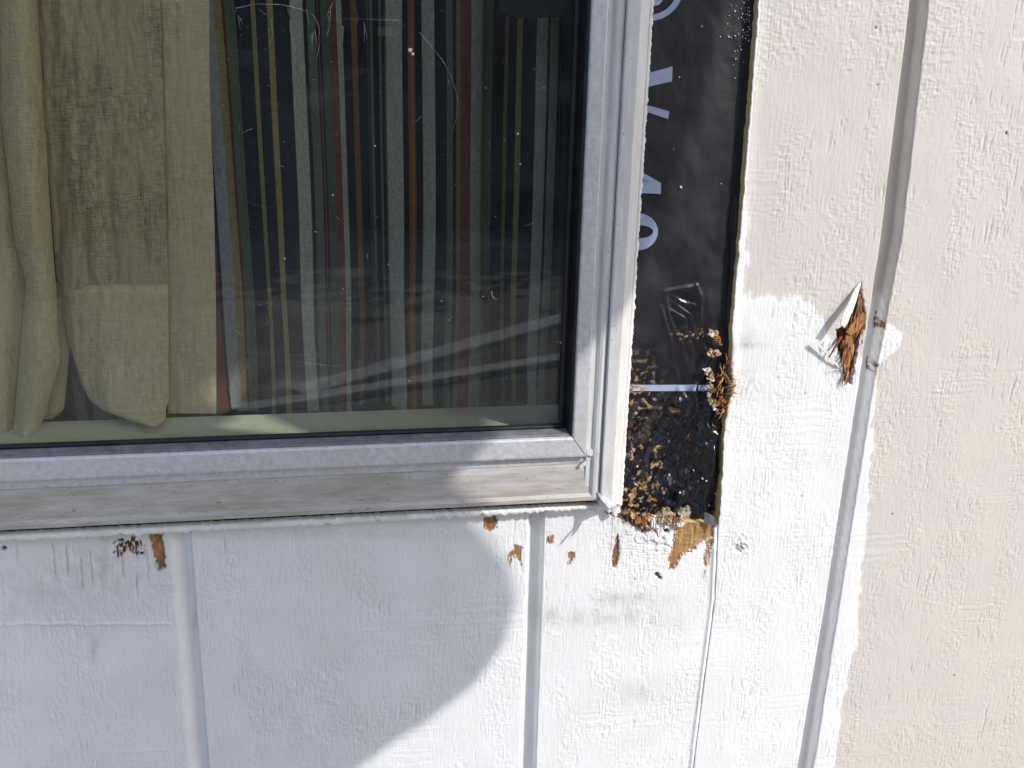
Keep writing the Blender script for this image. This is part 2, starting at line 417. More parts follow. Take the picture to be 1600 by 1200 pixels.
for (cx, cy, r, d) in ((1027, 898, 4, .004), (1041, 829, 4, .003), (1031, 903, 3, .002), (6, 857, 4, .003), (992, 905, 1.5, .001)):
    s_ = sst(.30, .62, spot(px, py, cx + 1.2 * pn(px / 3, py / 3, 3), cy, r)); H -= d * s_; wood = np.maximum(wood, s_); dark = np.maximum(dark, s_ * .9)
for (cx, cy, r) in ((362, 875, 9), (1000, 841, 10)):            # filled nail heads
    d = np.hypot(px - cx, py - cy); H += .00025 * sst(r, r - 2, d) - .0004 * np.exp(-((d - r) / 1.3) ** 2); H -= .0004 * spot(px, py, cx + 1, cy + 2, 3)
for (cx, cy, rx, ry, a) in ((1010, 838, 40, 30, .0006), (1035, 835, 14, 24, .001)):   # peeled paint edges around the corner
    b_ = sst(.05, .22, fbm(px / 16, py / 16, 61, 3)) * spot(px, py, cx, cy, rx, ry); H += a * b_
dirt_shade += .45 * spot(px, py, 950, 965, 90, 18) + .5 * spot(px, py, 980, 935, 60, 10) + .35 * spot(px, py, 860, 962, 14, 14) + .30 * spot(px, py, 1000, 1085, 50, 20) + .35 * spot(px, py, 968, 845, 20, 30)
dirt_shade += .5 * spot(px, py, 146, 1015, 6, 20) + .22 * spot(px, py, 60, 930, 120, 60) + .35 * spot(px, py, 175, 880, 90, 60) + .25 * spot(px, py, 500, 835, 300, 8) + .4 * spot(px, py, 303, 975, 4, 30)
for (cx, y0, y1) in ((82, 846, 905), (125, 870, 925), (140, 860, 920), (190, 870, 912), (212, 895, 935), (228, 860, 915), (25, 850, 885), (103, 850, 905), (350, 840, 870)):   # checks in the old wood
    l_ = np.exp(-((px - cx - (py - y0) * .08 - 1.5 * pn(py / 14, 0 * py, int(cx))) / 1.0) ** 2) * sst(y0 - 4, y0 + 8, py) * sst(y1 + 4, y1 - 18, py)
    H -= .0009 * l_; dirt_shade += .55 * l_
H += .0005 * np.exp(-((py - 975 - 3 * pn(px / 30, py * 0, 71)) / 2.2) ** 2) * (px < 268) * sst(0, 100, px + 50)                # dried ridge of paint
H -= .0016 * sst(-.0001, .0004, X - felt_r(Z))
H += .0010 * np.exp(-((X - felt_r(Z) + .0022) / .0011) ** 2) - .0008 * np.exp(-((X - felt_r(Z) + .0001) / .0005) ** 2) * sst(-.3, .3, pn(px / 20, py / 30, 66))        # filled joint along the next board
gr = np.exp(-((px - (1120 - (py - 880) * .11)) / 9) ** 2) * sst(830, 870, py) * sst(930, 890, py); dirt_shade += .25 * gr  # shaded strip beside the joint, put into the colour
low_p = panel('siding_panel', X, Z, H, dict(raw=.2 * spot(px, py, 1080, 848, 40, 40) + .2 * spot(px, py, 850, 860, 70, 30), cream=cream, wood=wood, dark=dark, dirt_shade=np.clip(dirt_shade, 0, 1)), 'white grooved siding panel below the window with bare wood chips')

# ---- right board
zs = axis(-.560, .115, ST, GROUND + .12, 1.6); us = axis(0, .300, ST, 0, 1.5)
us = us[us >= 0]
Z = np.repeat(zs[:, None], len(us), 1)
rag = .0007 * fbm(zs * 130, zs * 0, 52, 4)
_, pyr = PX(felt_r(zs), 0 * zs, zs)
rag = rag * sst(1300, 700, pyr) + .0030 * spot(pyr * 0, pyr, 0, 605, 1, 32) * (1 + .7 * pn(pyr / 5, pyr * 0, 9)) + .0012 * spot(pyr * 0, pyr, 0, 545, 1, 22)
rag = np.where(pyr > 800, .0002, rag)
SE = np.where(pyr > 805, .00005, .0006)
XL = felt_r(zs) + rag + SE
fade = np.exp(-us / .02)
X = felt_r(zs)[:, None] * 0 + (felt_r(zs) + SE)[:, None] + us[None, :] + rag[:, None] * fade[None, :]
px, py = PX(X, 0 * X, Z)
H = texture(X, Z, 1.0)
H += .0011 * np.exp(-((X - XL[:, None]) / .0042) ** 2) * sst(830, 780, py)                      # swollen painted arris
G = groove(X, Z, gR_l, gR_r, .0088, .0010, .0007); inG = np.clip(G / .004, 0, 1)
H = H * (1 - .85 * inG) - G
for k in range(1, 6):
    xg = .315 + .203 * k; H = H - .006 * sst(-.006, -.004, X - xg) * sst(.006, .004, X - xg)
cream = np.ones_like(X); wood = np.zeros_like(X); dark = np.zeros_like(X); dirt_shade = np.zeros_like(X)
jit = 10 * fbm(px / 40, py / 40, 81, 4) + 5 * pn(px / 4, py / 22, 82)
glp, _ = PX(gR_l(Z), 0 * Z, Z); grp, _ = PX(gR_r(Z), 0 * Z, Z)
lim = np.interp(px, [1100, 1160, 1250, 1285, 1300, 1340], [380, 462, 468, 495, 540, 560])
w1 = sst(-22, 16, py - lim + jit * .8 + 7 * pn(px / 2.5, py / 30, 83)) * (px < grp - 4)
w1 = np.maximum(w1, .75 * sst(30, 6, px - np.interp(py, [0, 375, 500], [1183, 1153, 1142]) + jit) * sst(80, 460, py))
spill = np.interp(py, [480, 505, 520, 545, 575, 640, 780, 900, 975, 1200], [-6, 0, 32, 26, 0, 8, 20, 30, 34, 30])
w2 = sst(6, -5, px - grp - spill - jit * .55) * (px >= grp - 4) * (py > 470)
w3 = inG * sst(380, 560, py)
white = np.maximum.reduce([w1, w2, w3]); cream = 1 - white
H += .00025 * white * (1 - inG)
hol = [(1344, 439), (1347.5, 463), (1352, 487), (1352, 508), (1344, 530), (1338, 552), (1335, 574), (1330, 599), (1320, 596), (1316, 562), (1309, 545), (1308, 516), (1324, 507), (1335, 479)]
f = feather(px, py, hol, .8, 91, 2.0, 1.5); H -= .0042 * f * (.75 + .25 * pn(px / 2.5, py / 25, 92)); wood = np.maximum(wood, f); dark = np.maximum(dark, f * (.25 + .45 * sst(-.1, .5, pn(px / 3, py / 30, 93))))
for poly, dk in (([(1378, 490), (1382, 491), (1382, 497), (1378, 497)], .8), ([(1380, 499), (1384, 500), (1380, 518), (1377, 514)], .2), ([(1366, 565), (1370, 567), (1368, 580), (1363, 584)], .7)):
    f = feather(px, py, poly, .6, 95, 4.0); wood = np.maximum(wood, f); dark = np.maximum(dark, f * dk); H -= .0006 * f
for (cx, cy, r) in ((1573, 208, 3.5), (1368, 43, 3), (1371, 133, 2), (1258, 615, 1.6), (1252, 775, 1.6), (1394, 803, 2.2), (1490, 1055, 2.0), (1215, 590, 1.5)):
    s_ = sst(.3, .7, spot(px, py, cx, cy, r * .65, r)); wood = np.maximum(wood, s_); dark = np.maximum(dark, s_); H -= .0006 * s_
s_ = spot(px, py, 1160, 850, 10, 13) * sst(-.1, .3, pn(px / 5, py / 5, 97)); H += .0018 * s_; H -= .0012 * spot(px, py, 1152, 858, 4, 4)
dirt_shade += .75 * spot(px, py, 1160, 600, 24, 28) * sst(-.3, .4, pn(px / 4, py / 12, 98)) + .5 * spot(px, py, 1172, 540, 26, 5) + .45 * spot(px, py, 1160, 528, 18, 14) + .35 * spot(px, py, 1375, 35, 16, 26) * sst(0, .3, pn(px / 4, py / 14, 99))
wood = np.maximum(wood, sst(.0022, .0004, X - XL[:, None] - .0012 * fbm(py / 12, py * 0, 54, 3)) * spot(py * 0, py, 0, 595, 1, 48)); 
cream = np.where(X - XL[:, None] < .0016, np.minimum(cream, .25), cream)
right_p = panel('siding_panel', X, Z, H, dict(edge=(py < 826) * 1.0, cream=cream, wood=wood, dark=dark, dirt_shade=np.clip(dirt_shade, 0, 1)), 'cream board right of the black strip, repainted white lower down and splintered')

# ---- plain continuations of the wall beyond the frame of the photo
def plain_panel(x0, x1, z0, z1, label):
    xs_ = np.arange(x0, x1 + .001, .004); zs_ = np.linspace(z0, z1, 12); X, Z = np.meshgrid(xs_, zs_); H = 0 * X
    for k in range(-12, 12):
        xg = .1 + .203 * k; H = H - .006 * sst(-.006, -.004, X - xg) * sst(.006, .004, X - xg)
    panel('siding_panel', X, Z, H, dict(cream=np.ones_like(X), wood=0 * X, dark=0 * X, dirt_shade=0 * X), label)
WL, WT = -.78, .70                                             # far corner of the window opening
plain_panel(-1.6, WL - .10, -.2435, 1.6, 'cream siding panel beyond the far side of the window')
plain_panel(WL - .098, .214, WT + .10, 1.6, 'cream siding panel above the window')

# ---- splintered flap, its shards, and loose chips on the panels
def pxy(pts): return [U(x, y, Y) for x, y, Y in pts]
slab('paint_flap', pxy([(1344.3, 440, -.0004), (1345.3, 444, -.001), (1341.5, 458, -.003), (1338, 471, -.0048), (1333, 485, -.0068), (1329, 493, -.0078), (1325.5, 503, -.0090), (1319.5, 513, -.0098), (1317.5, 508, -.0102), (1313.5, 507, -.0104), (1316, 499, -.0093), (1318, 490, -.0078), (1322.5, 481, -.0066), (1327.5, 471, -.0050), (1332, 460, -.003), (1337, 450, -.0015)]), .0009, M['chip'], right_p)
slab('paint_flap', pxy([(1272, 535, -.0044), (1278, 532, -.0043), (1286, 541, -.0040), (1293, 549, -.0036), (1302, 560, -.0030), (1314, 572, -.0020), (1321, 578, -.001), (1318, 578, -.001), (1309, 572, -.0022), (1298, 561, -.0030), (1290, 551, -.0038), (1281, 543, -.0042)]), .0005, M['chip'], right_p)
slab('paint_flap', pxy([(1294, 541, -.004), (1298, 534, -.0052), (1304, 524, -.0045), (1301, 534, -.0045), (1297, 543, -.004)]), .0005, M['chip'], right_p)
slab('paint_flap', pxy([(1346, 522, -.001), (1347, 528, -.0015), (1344, 540, -.002), (1341, 530, -.001)]), .0006, M['chip'], right_p)
sh = [
    [(1343, 461, .0005), (1347, 470, .001), (1347, 489, .001), (1339, 496, -.001), (1333, 504, -.002), (1338, 484, -.001)],
    [(1348, 487, -.0016), (1352, 494, -.001), (1351, 506, -.0008), (1341, 518, -.002), (1330, 524, -.0035), (1322, 519, -.004), (1336, 500, -.003)],
    [(1312, 512, -.004), (1320, 516, -.0035), (1323, 527, -.003), (1318, 546, -.0022), (1310, 545, -.002), (1309, 520, -.0035)],
    [(1322, 524, -.003), (1331, 520, -.0028), (1333, 540, -.001), (1328, 570, -.0006), (1322, 575, -.001), (1318, 555, -.002)],
    [(1334, 524, -.002), (1343, 524, -.001), (1340, 544, .0004), (1333, 572, .001), (1329, 582, .001), (1331, 552, -.0008)],
    [(1320, 572, -.001), (1329, 575, .0005), (1331, 594, .001), (1326, 600, .0), (1318, 592, -.0008)]]
def strand(name, pts, r, mat, parent, taper=.3, seg=5):
    pts = [np.array(p, float) for p in pts]; n = len(pts); secs = []
    for i, p in enumerate(pts):
        d = pts[min(i + 1, n - 1)] - pts[max(i - 1, 0)]; d /= np.linalg.norm(d) + 1e-9
        a = np.cross(d, [0, 1, .2]); a /= np.linalg.norm(a) + 1e-9; b = np.cross(d, a)
        rr = r * (1 - (1 - taper) * i / (n - 1))
        secs.append([p + rr * (math.cos(q) * a + math.sin(q) * b) for q in np.linspace(0, 2 * math.pi, seg, endpoint=False)])
    return loft(name, secs, mat, parent, closed=True, smooth=True)
for i, p in enumerate(sh[:2] + sh[3:4]):
    slab('wood_splinter', pxy(p), .0012, M['redwood' if i == 0 else 'wood'], right_p)
rs = random.Random(11)
for i in range(58):
    y = rs.uniform(455, 588); xl_ = np.interp(y, [440, 480, 510, 545, 600], [1342, 1336, 1312, 1312, 1320]); xr_ = np.interp(y, [440, 490, 510, 550, 600], [1346, 1351, 1350, 1338, 1330])
    x = rs.uniform(xl_ + 1, xr_ - 1); L = rs.uniform(10, 34); lean = rs.gauss(-.12, .16)
    y2 = min(y + L, 601); d0 = rs.uniform(-.0032, .0018) * (1.0 if y > 495 else .3)
    strand('wood_fibre', [U(x, y, d0 + .0012), U(x + lean * (y2 - y) * .5 + rs.uniform(-1, 1), (y + y2) / 2, d0 - .0008), U(x + lean * (y2 - y), y2, d0 + rs.uniform(-.0015, .001))], rs.uniform(.0004, .0011), M[rs.choice(['wood', 'wood', 'redwood', 'redwood', 'fibre'])], right_p, .35, 4)
strand('wood_fibre', [U(1318, 590, -.001), U(1316, 600, -.002), U(1317, 604, -.002)], .0004, M['wood'], right_p)
strand('wood_fibre', [U(1335, 570, -.001), U(1338, 585, -.002), U(1335, 600, -.001)], .0004, M['chip'], right_p)
strand('wood_fibre', [U(1308, 553, -.003), U(1312, 549, -.004), U(1312, 558, -.003)], .0003, M['wood'], right_p)
strand('wood_fibre', [U(1311, 578, -.001), U(1300, 577, -.003), U(1294, 574, -.002)], .00025, M['chip'], right_p)
# brown fibres in the broken edge beside the membrane
rng = random.Random(7)
for i in range(46):
    y = rng.gauss(606, 24); x = np.interp(y, [500, 575, 605, 640, 665], [1140, 1128, 1122, 1124, 1131]) + rng.uniform(-5, 9)
    ang = rng.gauss(1.5, .55); L = rng.uniform(6, 20)
    p0 = U(x, y, rng.uniform(-.001, .004)); p1 = U(x + L * .5 * math.cos(ang), y + L * .5 * math.sin(ang), rng.uniform(-.003, .002)); p2 = U(x + L * math.cos(ang + .2), y + L * math.sin(ang + .2), rng.uniform(-.003, .002))
    strand('wood_fibre', [p0, p1, p2], rng.uniform(.0003, .0008), M[rng.choice(['wood', 'wood', 'fibre', 'redwood'])], right_p)
for i in range(12):
    a = rng.gauss(0, .25); x, y = rng.uniform(1132, 1142), rng.uniform(588, 616); L = rng.uniform(10, 24)
    strand('wood_fibre', [U(x, y, -.0005), U(x + L * .5, y + L * .5 * a, -.003), U(x + L, y + L * a * 1.3, -.003)], rng.uniform(.00025, .0005), M['fibre'], right_p)
def blob(name, cx, cy, rx, ry, Y, th, mat, parent, seed, n=11, spike=.35):
    r = random.Random(seed); pts = []
    for i in range(n):
        a = -2 * math.pi * i / n; k = 1 + r.uniform(-spike, spike)
        pts.append(U(cx + rx * k * math.cos(a), cy + ry * k * math.sin(a), Y + r.uniform(-.35, .35) * th))
    return slab(name, pts, th, mat, parent)
def crumbs(cx, cy, rx, ry, Y, mats, parent, seed, n=9):
    r = random.Random(seed)
    for k in range(n):
        a, q = r.uniform(0, 6.28), math.sqrt(r.random()); x, y = cx + rx * q * math.cos(a), cy + ry * q * math.sin(a)
        e = r.uniform(1.0, 3.2); blob('crumb', x, y, e * r.uniform(.6, 1.5), e * r.uniform(.6, 1.5), Y - .0016 * (1 - q) - r.uniform(0, .0008), .0014, M[r.choice(mats)], parent, seed * 31 + k, r.randint(7, 11), .5)
for i, (x, y, rx, ry, mt) in enumerate(((1110, 590, 6, 5, 'chip'), (1112, 606, 5, 8, 'chip'), (1110, 622, 4, 9, 'chip'), (1118, 634, 4, 6, 'chip'), (1104, 580, 5, 3, 'flake'), (1118, 552, 8, 5, 'fibre'), (1124, 532, 5, 6, 'fibre'), (1114, 520, 7, 4, 'flake'), (1131, 632, 5, 7, 'wood'))):
    crumbs(x, y, rx * 1.1, ry * 1.1, .0006, {'chip': ['chip', 'flake', 'fibre', 'wood'], 'flake': ['flake', 'fibre', 'chip'], 'fibre': ['fibre', 'flake', 'wood'], 'wood': ['wood', 'redwood']}[mt], right_p, 100 + i, 10)
for i, (x, y, rx, ry, mt, Yo) in enumerate(((1043, 803, 11, 11, 'flake', -.0025), (1070, 803, 11, 10, 'flake', -.0025), (1040, 814, 12, 6, 'chip', -.003), (1060, 818, 10, 7, 'chip', -.0025), (1022, 818, 7, 14, 'chip', -.0012), (1031, 822, 6, 16, 'chip', -.001), (1005, 815, 7, 8, 'wood', -.002), (988, 806, 9, 5, 'wood', -.0015), (1010, 806, 8, 5, 'wood', -.001))):
    blob('paint_flake', x, y, rx * .8, ry * .8, Yo, .0016, M[mt], low_p, 140 + i, 17, .42)
    crumbs(x, y, rx * 1.1, ry * 1.1, Yo, ['flake', 'fibre', 'wood', mt], low_p, 160 + i, 7)
for i in range(26):
    x = rng.uniform(968, 1008); y = np.interp(x, [968, 1008], [797, 812]) + rng.gauss(0, 4)
    a = rng.uniform(.9, 2.6); L = rng.uniform(5, 12)
    strand('wood_fibre', [U(x, y, .0015), U(x + L * .5 * math.cos(a), y + L * .5 * math.sin(a), -.0015), U(x + L * math.cos(a), y + L * math.sin(a), -.0018)], rng.uniform(.0004, .0008), M[rng.choice(['wood', 'redwood', 'wood'])], low_p)
# ------------------------------------------------------------------ black membrane strip
felt = tag(empty('building_membrane'), 'black printed building membrane strip exposed between the window frame and the cream board', 'membrane')
FY = .0050
def felt_h(px, py):
    """relief of the membrane in metres (towards the viewer)"""
    h = .0005 * fbm(px / 60, py / 90, 201, 3)
    low = sst(570, 660, py)
    folds = fbm((px + (py - 600) * .35) / 26, py / 95, 202, 2)
    h = h + low * (.0042 * folds + .0013 * fbm(px / 20, py / 19, 203, 2))
    mid = spot(px, py, 1095, 560, 35, 60)
    h = h + .0016 * mid * pn((px - py * .25) / 11, py / 50, 204)
    for (x0, y0, x1, y1, w, a) in ((1039, 456, 1088, 446, 3, .0013), (1088, 446, 1097, 470, 3, .0012), (1094, 460, 1094, 512, 3, .0010), (1040, 460, 1046, 500, 3, .0007), (1033, 480, 1047, 532, 3, .0008), (1046, 500, 1066, 540, 3, .0006),
                                   (1050, 462, 1085, 486, 2.4, .0008), (1048, 470, 1080, 494, 2.4, .0008), (1046, 484, 1074, 500, 2.4, .0007), (1062, 470, 1088, 478, 2.4, .0007),
                                   (1100, 560, 1082, 625, 5, .0020), (1112, 540, 1096, 600, 5, .0018), (1085, 600, 1088, 650, 5, .0014), (1060, 610, 1056, 640, 4, .0012), (1072, 668, 1070, 740, 6, .0010), (1098, 660, 1118, 680, 6, .0014)):
        dx, dy = x1 - x0, y1 - y0; L2 = dx * dx + dy * dy
        t_ = np.clip(((px - x0) * dx + (py - y0) * dy) / L2, 0, 1); d = np.hypot(px - x0 - t_ * dx, py - y0 - t_ * dy)
        h = h + a * np.exp(-(d / w) ** 2) * (np.sin(math.pi * np.clip(t_, .06, .94)) ** .5)
    h = h - .0022 * spot(px, py, 1054, 641, 9, 5) + .0010 * spot(px, py, 1060, 628, 12, 8)
    h = h + .0025 * spot(px, py, 1090, 702, 12, 16) + .0018 * spot(px, py, 1108, 672, 16, 12) + .0012 * spot(px, py, 1110, 720, 14, 30)
    return h
us = np.arange(.140, .236, .00062); zs = np.arange(-.275, .13, .00062)
X, Z = np.meshgrid(us, zs); px, py = PX(X, 0 * X + FY, Z)
H = felt_h(px, py)
r1 = sst(.22, .42, fbm(px / 9, py / 8, 211, 3)) * spot(px, py, 1000, 618, 16, 34) ** .5
r1 = np.maximum(r1, sst(.70, .80, pn(px / 6.5, py / 6.5, 212) + .45 * pn(px / 3, py / 3, 215)) * sst(660, 700, py) * sst(1058, 1035, px))
r1 = np.maximum(r1, sst(.62, .8, fbm(px / 9, py / 8, 213, 3) + .45 * spot(px, py, 990, 785, 28, 25)) * sst(715, 770, py) * sst(1050, 1005, px))
r1 = np.maximum(r1, sst(.40, .6, fbm(px / 7, py / 4, 216, 3) + .35 * spot(px, py, 1068, 524, 10, 4)) * spot(px, py, 1090, 523, 36, 8))
r1 = np.maximum(r1, sst(.84, .92, pn(px / 4, py / 4, 217) + .3 * pn(px / 9, py / 9, 218)) * sst(600, 700, py) * .9)
r1 = np.maximum(r1, sst(.25, .5, spot(px, py, 1054, 641, 8, 4)) * .8)
r1 = r1 * (px < 1128)
for (cx, cy, rx, ry) in ((1003, 700, 4, 5), (990, 705, 5, 4), (1022, 703, 4, 6), (1028, 698, 5, 3), (988, 715, 3, 6), (1018, 725, 3, 8), (1028, 726, 9, 3), (1034, 733, 3, 5), (1012, 748, 6, 8), (1006, 762, 8, 5), (1000, 740, 4, 4), (1002, 755, 10, 4), (988, 772, 8, 10), (985, 685, 5, 2.5), (1004, 684, 2, 7), (1027, 760, 3, 5), (1035, 768, 3, 4), (1018, 780, 8, 5)):
    r1 = np.maximum(r1, sst(.35, .55, spot(px + 4.5 * fbm(px / 5, py / 5, 220, 3), py + 4.5 * fbm(px / 5, py / 5, 221, 3), cx, cy, rx * .8, ry * .8)))
H = H + .0007 * r1 + .0004 * r1 * pn(px / 2, py / 2, 222)
tar = np.zeros_like(px)
for (cx, cy, rx, ry) in ((1077, 265, 7, 14), (1071, 322, 8, 15), (1074, 383, 10, 7), (1086, 182, 8, 15)):
    tar = np.maximum(tar, .85 * sst(.3, .6, spot(px + 3 * pn(px / 6, py / 5, 231), py, cx, cy, rx, ry)))
tar = np.maximum(tar, .8 * sst(600, 660, py)); gloss = np.clip(.25 * sst(480, 560, py) + .75 * sst(570, 650, py) + spot(px, py, 1070, 485, 30, 45), 0, 1)
H += sst(.55, .62, pn(px / 2.6, py / 2.6, 235)) * .00025 * (.1 + sst(1120, 1165, px) * sst(200, 60, py) + .25 * sst(600, 700, py) + .4 * sst(1120, 1150, px))
# right border folded up under the board
grid('membrane_sheet', X, FY - H, Z, M['felt'], felt, dict(residue=np.clip(r1, 0, 1), tar=tar, gloss=gloss))
LIFT = .0007
def print_poly(poly):
    slab('printed_letter', [U(x, y, FY - felt_h(np.array(float(x)), np.array(float(y))) - LIFT) for x, y in poly], .0006, M['print'], felt)
def print_ring(cx, cy, rx, ry, ix, iy, name='printed_letter'):
    a = np.linspace(0, 2 * math.pi, 61)
    o = [(cx + rx * math.cos(t_), cy + ry * math.sin(t_)) for t_ in a]; n_ = [(cx + ix * math.cos(t_), cy + iy * math.sin(t_)) for t_ in a]
    P = lambda q, k: U(q[0], q[1], FY - felt_h(np.array(q[0]), np.array(q[1])) - LIFT + k)
    loft(name, [[P(p, 0), P(q, 0), P(q, .0006), P(p, .0006)] for p, q in zip(o, n_)], M['print'], felt, closed=True, cap=False)
print_ring(1015, -20, 52.5, 52.5, 43, 43)
print_poly([(985, -10), (1036, -8), (1035, 2), (1029, 8), (1018, 9.5), (985, 9)])
print_poly([(985, 121.5), (1051, 104), (1050, 127), (985, 142)])
print_poly([(985, 157), (1046, 174), (1044, 186), (985, 166)])
print_poly([(985, 259), (1033, 286), (1032.5, 303), (985, 301), (985, 285), (1013.5, 284.5), (985, 269)])
print_ring(996, 362, 32, 29, 24.5, 10.5)
rows_ = []
for x in np.arange(975, 1112, 1.5):
    r_ = []
    for y in (601.5, 611.0):
        h_ = FY - float(felt_h(np.array(x), np.array(y))) - .0003; r_.append(U(x, y, h_)); 
    r_ = [r_[0], r_[1], r_[1] + np.array([0, .0006, 0]), r_[0] + np.array([0, .0006, 0])]; rows_.append(r_)
loft('printed_line', rows_, M['print'], felt, closed=True)
slab('torn_corner', pxy([(1101, 801, -.001), (1108, 803, -.002), (1116, 808, -.003), (1121, 817, -.0045), (1119, 825, -.005), (1112, 820, -.0035), (1100, 818, -.0015)]), .0008, M['paper'], felt)
for i, (x, y, r) in enumerate(((1064.5, 292.5, 2.6), (1127, 287, 1.2), (1097, 41, 1.2), (1126, 57, 1.2), (1149, 56, 1.4), (1150, 92, 1.4), (1062, 120, 1.1), (1149, 122, 1.3), (1146, 323, 1.6), (1053, 233, .9), (996, 729, 2), (1046, 742, 2), (1098, 748, 1.8), (1104, 752, 1.6), (1063, 770, 2), (1118, 772, 1.4), (1108, 790, 2), (1084, 735, 1.2))):
    h_ = FY - float(felt_h(np.array(float(x)), np.array(float(y)))); blob('white_fleck', x, y, r * .7, r * .8, h_ - .0008, .0008, M['dust'], felt, 300 + i, 7, .25)
for i in range(60):
    x = 1172 - abs(rng.gauss(0, 14)); y = abs(rng.gauss(20, 45))
    if x > np.interp(y, [0, 155], [1180, 1168]) - 4: continue
    h_ = FY - float(felt_h(np.array(float(x)), np.array(float(y)))); r = rng.uniform(.4, .9); blob('white_fleck', x, y, r, r * rng.uniform(.8, 1.8), h_ - .0006, .0006, M['dust'], felt, 400 + i, 5, .25)
# dark strip standing in for the board edge's shadow on the membrane
slab('painted_edge_shadow', pxy([(1150, 300, .0035), (1153, 315, .003), (1150, 375, .003), (1144, 470, .003), (1138, 510, .003), (1135, 500, .0042), (1141, 420, .0042), (1139, 350, .0042), (1145, 312, .0042)]), .001, M['black'], felt)

# ------------------------------------------------------------------ window
win = tag(empty('window', (0, 0, 0)), 'weathered aluminium framed window with its lower right corner in view', 'window', kind='thing')
XG, ZG = .1248, -.2100                                        # lower right corner of the sash opening
def member(name, prof, side, mat, x0=XG, z0=ZG, gap=.0001, closed=True, zs=1.0, jitter=.00006, parent=win):
    """prof: (offset outwards from the opening, y); the ends are mitred"""
    cs = {'bottom': [(WL, z0), (x0, z0)], 'right': [(x0, z0), (x0, WT)], 'top': [(x0, WT), (WL, WT)], 'left': [(WL, WT), (WL, z0)]}[side]
    n = {'bottom': (0, -1), 'right': (1, 0), 'top': (0, 1), 'left': (-1, 0)}[side]
    (ax, az), (bx, bz) = cs; dx, dz = (bx - ax), (bz - az); L = math.hypot(dx, dz); dx /= L; dz /= L
    N = 90; secs = []
    for i in range(N + 1):
        t_ = i / N; sec = []
        for o, y in prof:
            s0 = -o + gap; s1 = L + o - gap; s = s0 + (s1 - s0) * t_
            w = jitter * float(pn(np.array(s * 18.0), np.array(o * 40 + 3.3), 5))
            sec.append((ax + dx * s + n[0] * (o + w), y + w, az + dz * s + n[1] * (o + w)))
        secs.append(sec)
    return loft(name, secs, mat, parent, closed=closed)
sash = empty('sash'); sash.parent = win
sp = [(0, .010), (0, -.0100), (.0003, -.0112), (.0010, -.0116), (.0082, -.0116), (.0090, -.0113), (.0092, -.0105), (.0092, .010)]
spr = [(o * 1.42, y) for o, y in sp]
# bottom rail is a little deeper than the stiles: separate profiles, joined in a mitre at the corner
def mitre_pair():
    for side, prof in (('bottom', spr), ('right', sp)):
        N = 120; secs = []
        for i in range(N + 1):
            t_ = i / N; sec = []
            for (o, y) in prof:
                f_ = o / prof[-1][0]; w = .00006 * float(pn(np.array(t_ * 16.0), np.array(o * 90 + 1.3), 8))
                cx, cz = XG + f_ * .0092, ZG - f_ * .0092 * 1.42
                if side == 'bottom': a = np.array([WL - o, y + w, ZG - o + w]); b = np.array([cx - .0002, y + w, cz + w])
                else: a = np.array([cx + w, y + w, cz + .0003]); b = np.array([cx + w, y + w, WT + o])
                sec.append(a + (b - a) * t_)
            secs.append(sec)
        loft('rail' if side == 'bottom' else 'stile', secs, M['alu'], sash, closed=True)
mitre_pair()
member('rail', sp, 'top', M['alu'], parent=sash); member('stile', sp, 'left', M['alu'], parent=sash)
# gaskets
gk = [(0, .001), (-.0004, -.0095), (-.0012, -.0088), (-.0018, -.0012), (-.0022, .0016)]
bead = [(-.0014, .0018), (-.0018, -.0008), (-.0030, -.0014), (-.0040, -.0004), (-.0042, .0018)]
for side in ('bottom', 'top', 'left'):
    member('gasket', gk, side, M['gasket'], parent=sash)
    member('gasket_bead', bead, side, M['black'], parent=sash)
member('gasket', [(0, .001), (-.0004, -.0095), (-.0016, -.0085), (-.0026, -.0020), (-.0032, .0016)], 'right', M['black'], parent=sash)
member('gasket_bead', [(-.0024, .0018), (-.0028, -.001), (-.0046, -.0014), (-.0062, -.0004), (-.0064, .0018)], 'right', M['black'], parent=sash)
# glass: one pane with real thickness
def box(name, x0, x1, y0, y1, z0, z1, mat, parent):
    v = [(x, y, z) for x in (x0, x1) for y in (y0, y1) for z in (z0, z1)]
    f = [(0, 1, 3, 2), (4, 6, 7, 5), (0, 4, 5, 1), (2, 3, 7, 6), (0, 2, 6, 4), (1, 5, 7, 3)]
    me = mesh_from(v, f, name); bm = bmesh.new(); bm.from_mesh(me); bmesh.ops.recalc_face_normals(bm, faces=bm.faces); bm.to_mesh(me); bm.free()
    return link(name, me, mat, parent)
box('glass_pane', WL - .003, XG + .003, .0020, .0060, ZG - .003, WT + .003, M['glass'], sash)
# outer frame: jambs and head share one profile, the sub-sill has its own
XO = .1340
def jamb(name, xs_prof, xsign, mat, z0, z1, N=140):
    secs = []
    for i in range(N + 1):
        z = z0 + (z1 - z0) * i / N; sec = []
        for k, (x, y) in enumerate(xs_prof):
            w = .00010 * float(pn(np.array(z * 30.0), np.array(k * 1.7), 15)); sec.append((x + w, y + w, z))
        secs.append(sec)
    return loft(name, secs, mat, win, closed=True)
jp = [(.1342, .010), (.1342, -.0084), (.1346, -.0088), (.1378, -.0088), (.1382, -.0100), (.1390, -.0108), (.1406, -.0113), (.1424, -.0109), (.1433, -.0098), (.1434, .010)]
jamb('inner_jamb', jp, 1, M['jamb'], -.2512, WT + .03)
fp = [(.1436, .010), (.1436, -.0125), (.1440, -.0132), (.1505, -.0135), (.1512, -.0131), (.1560, -.0100), (.1578, -.0080), (.1580, .010)]
jamb('jamb_flange', fp, 1, M['jamb'], -.2560, WT + .03)
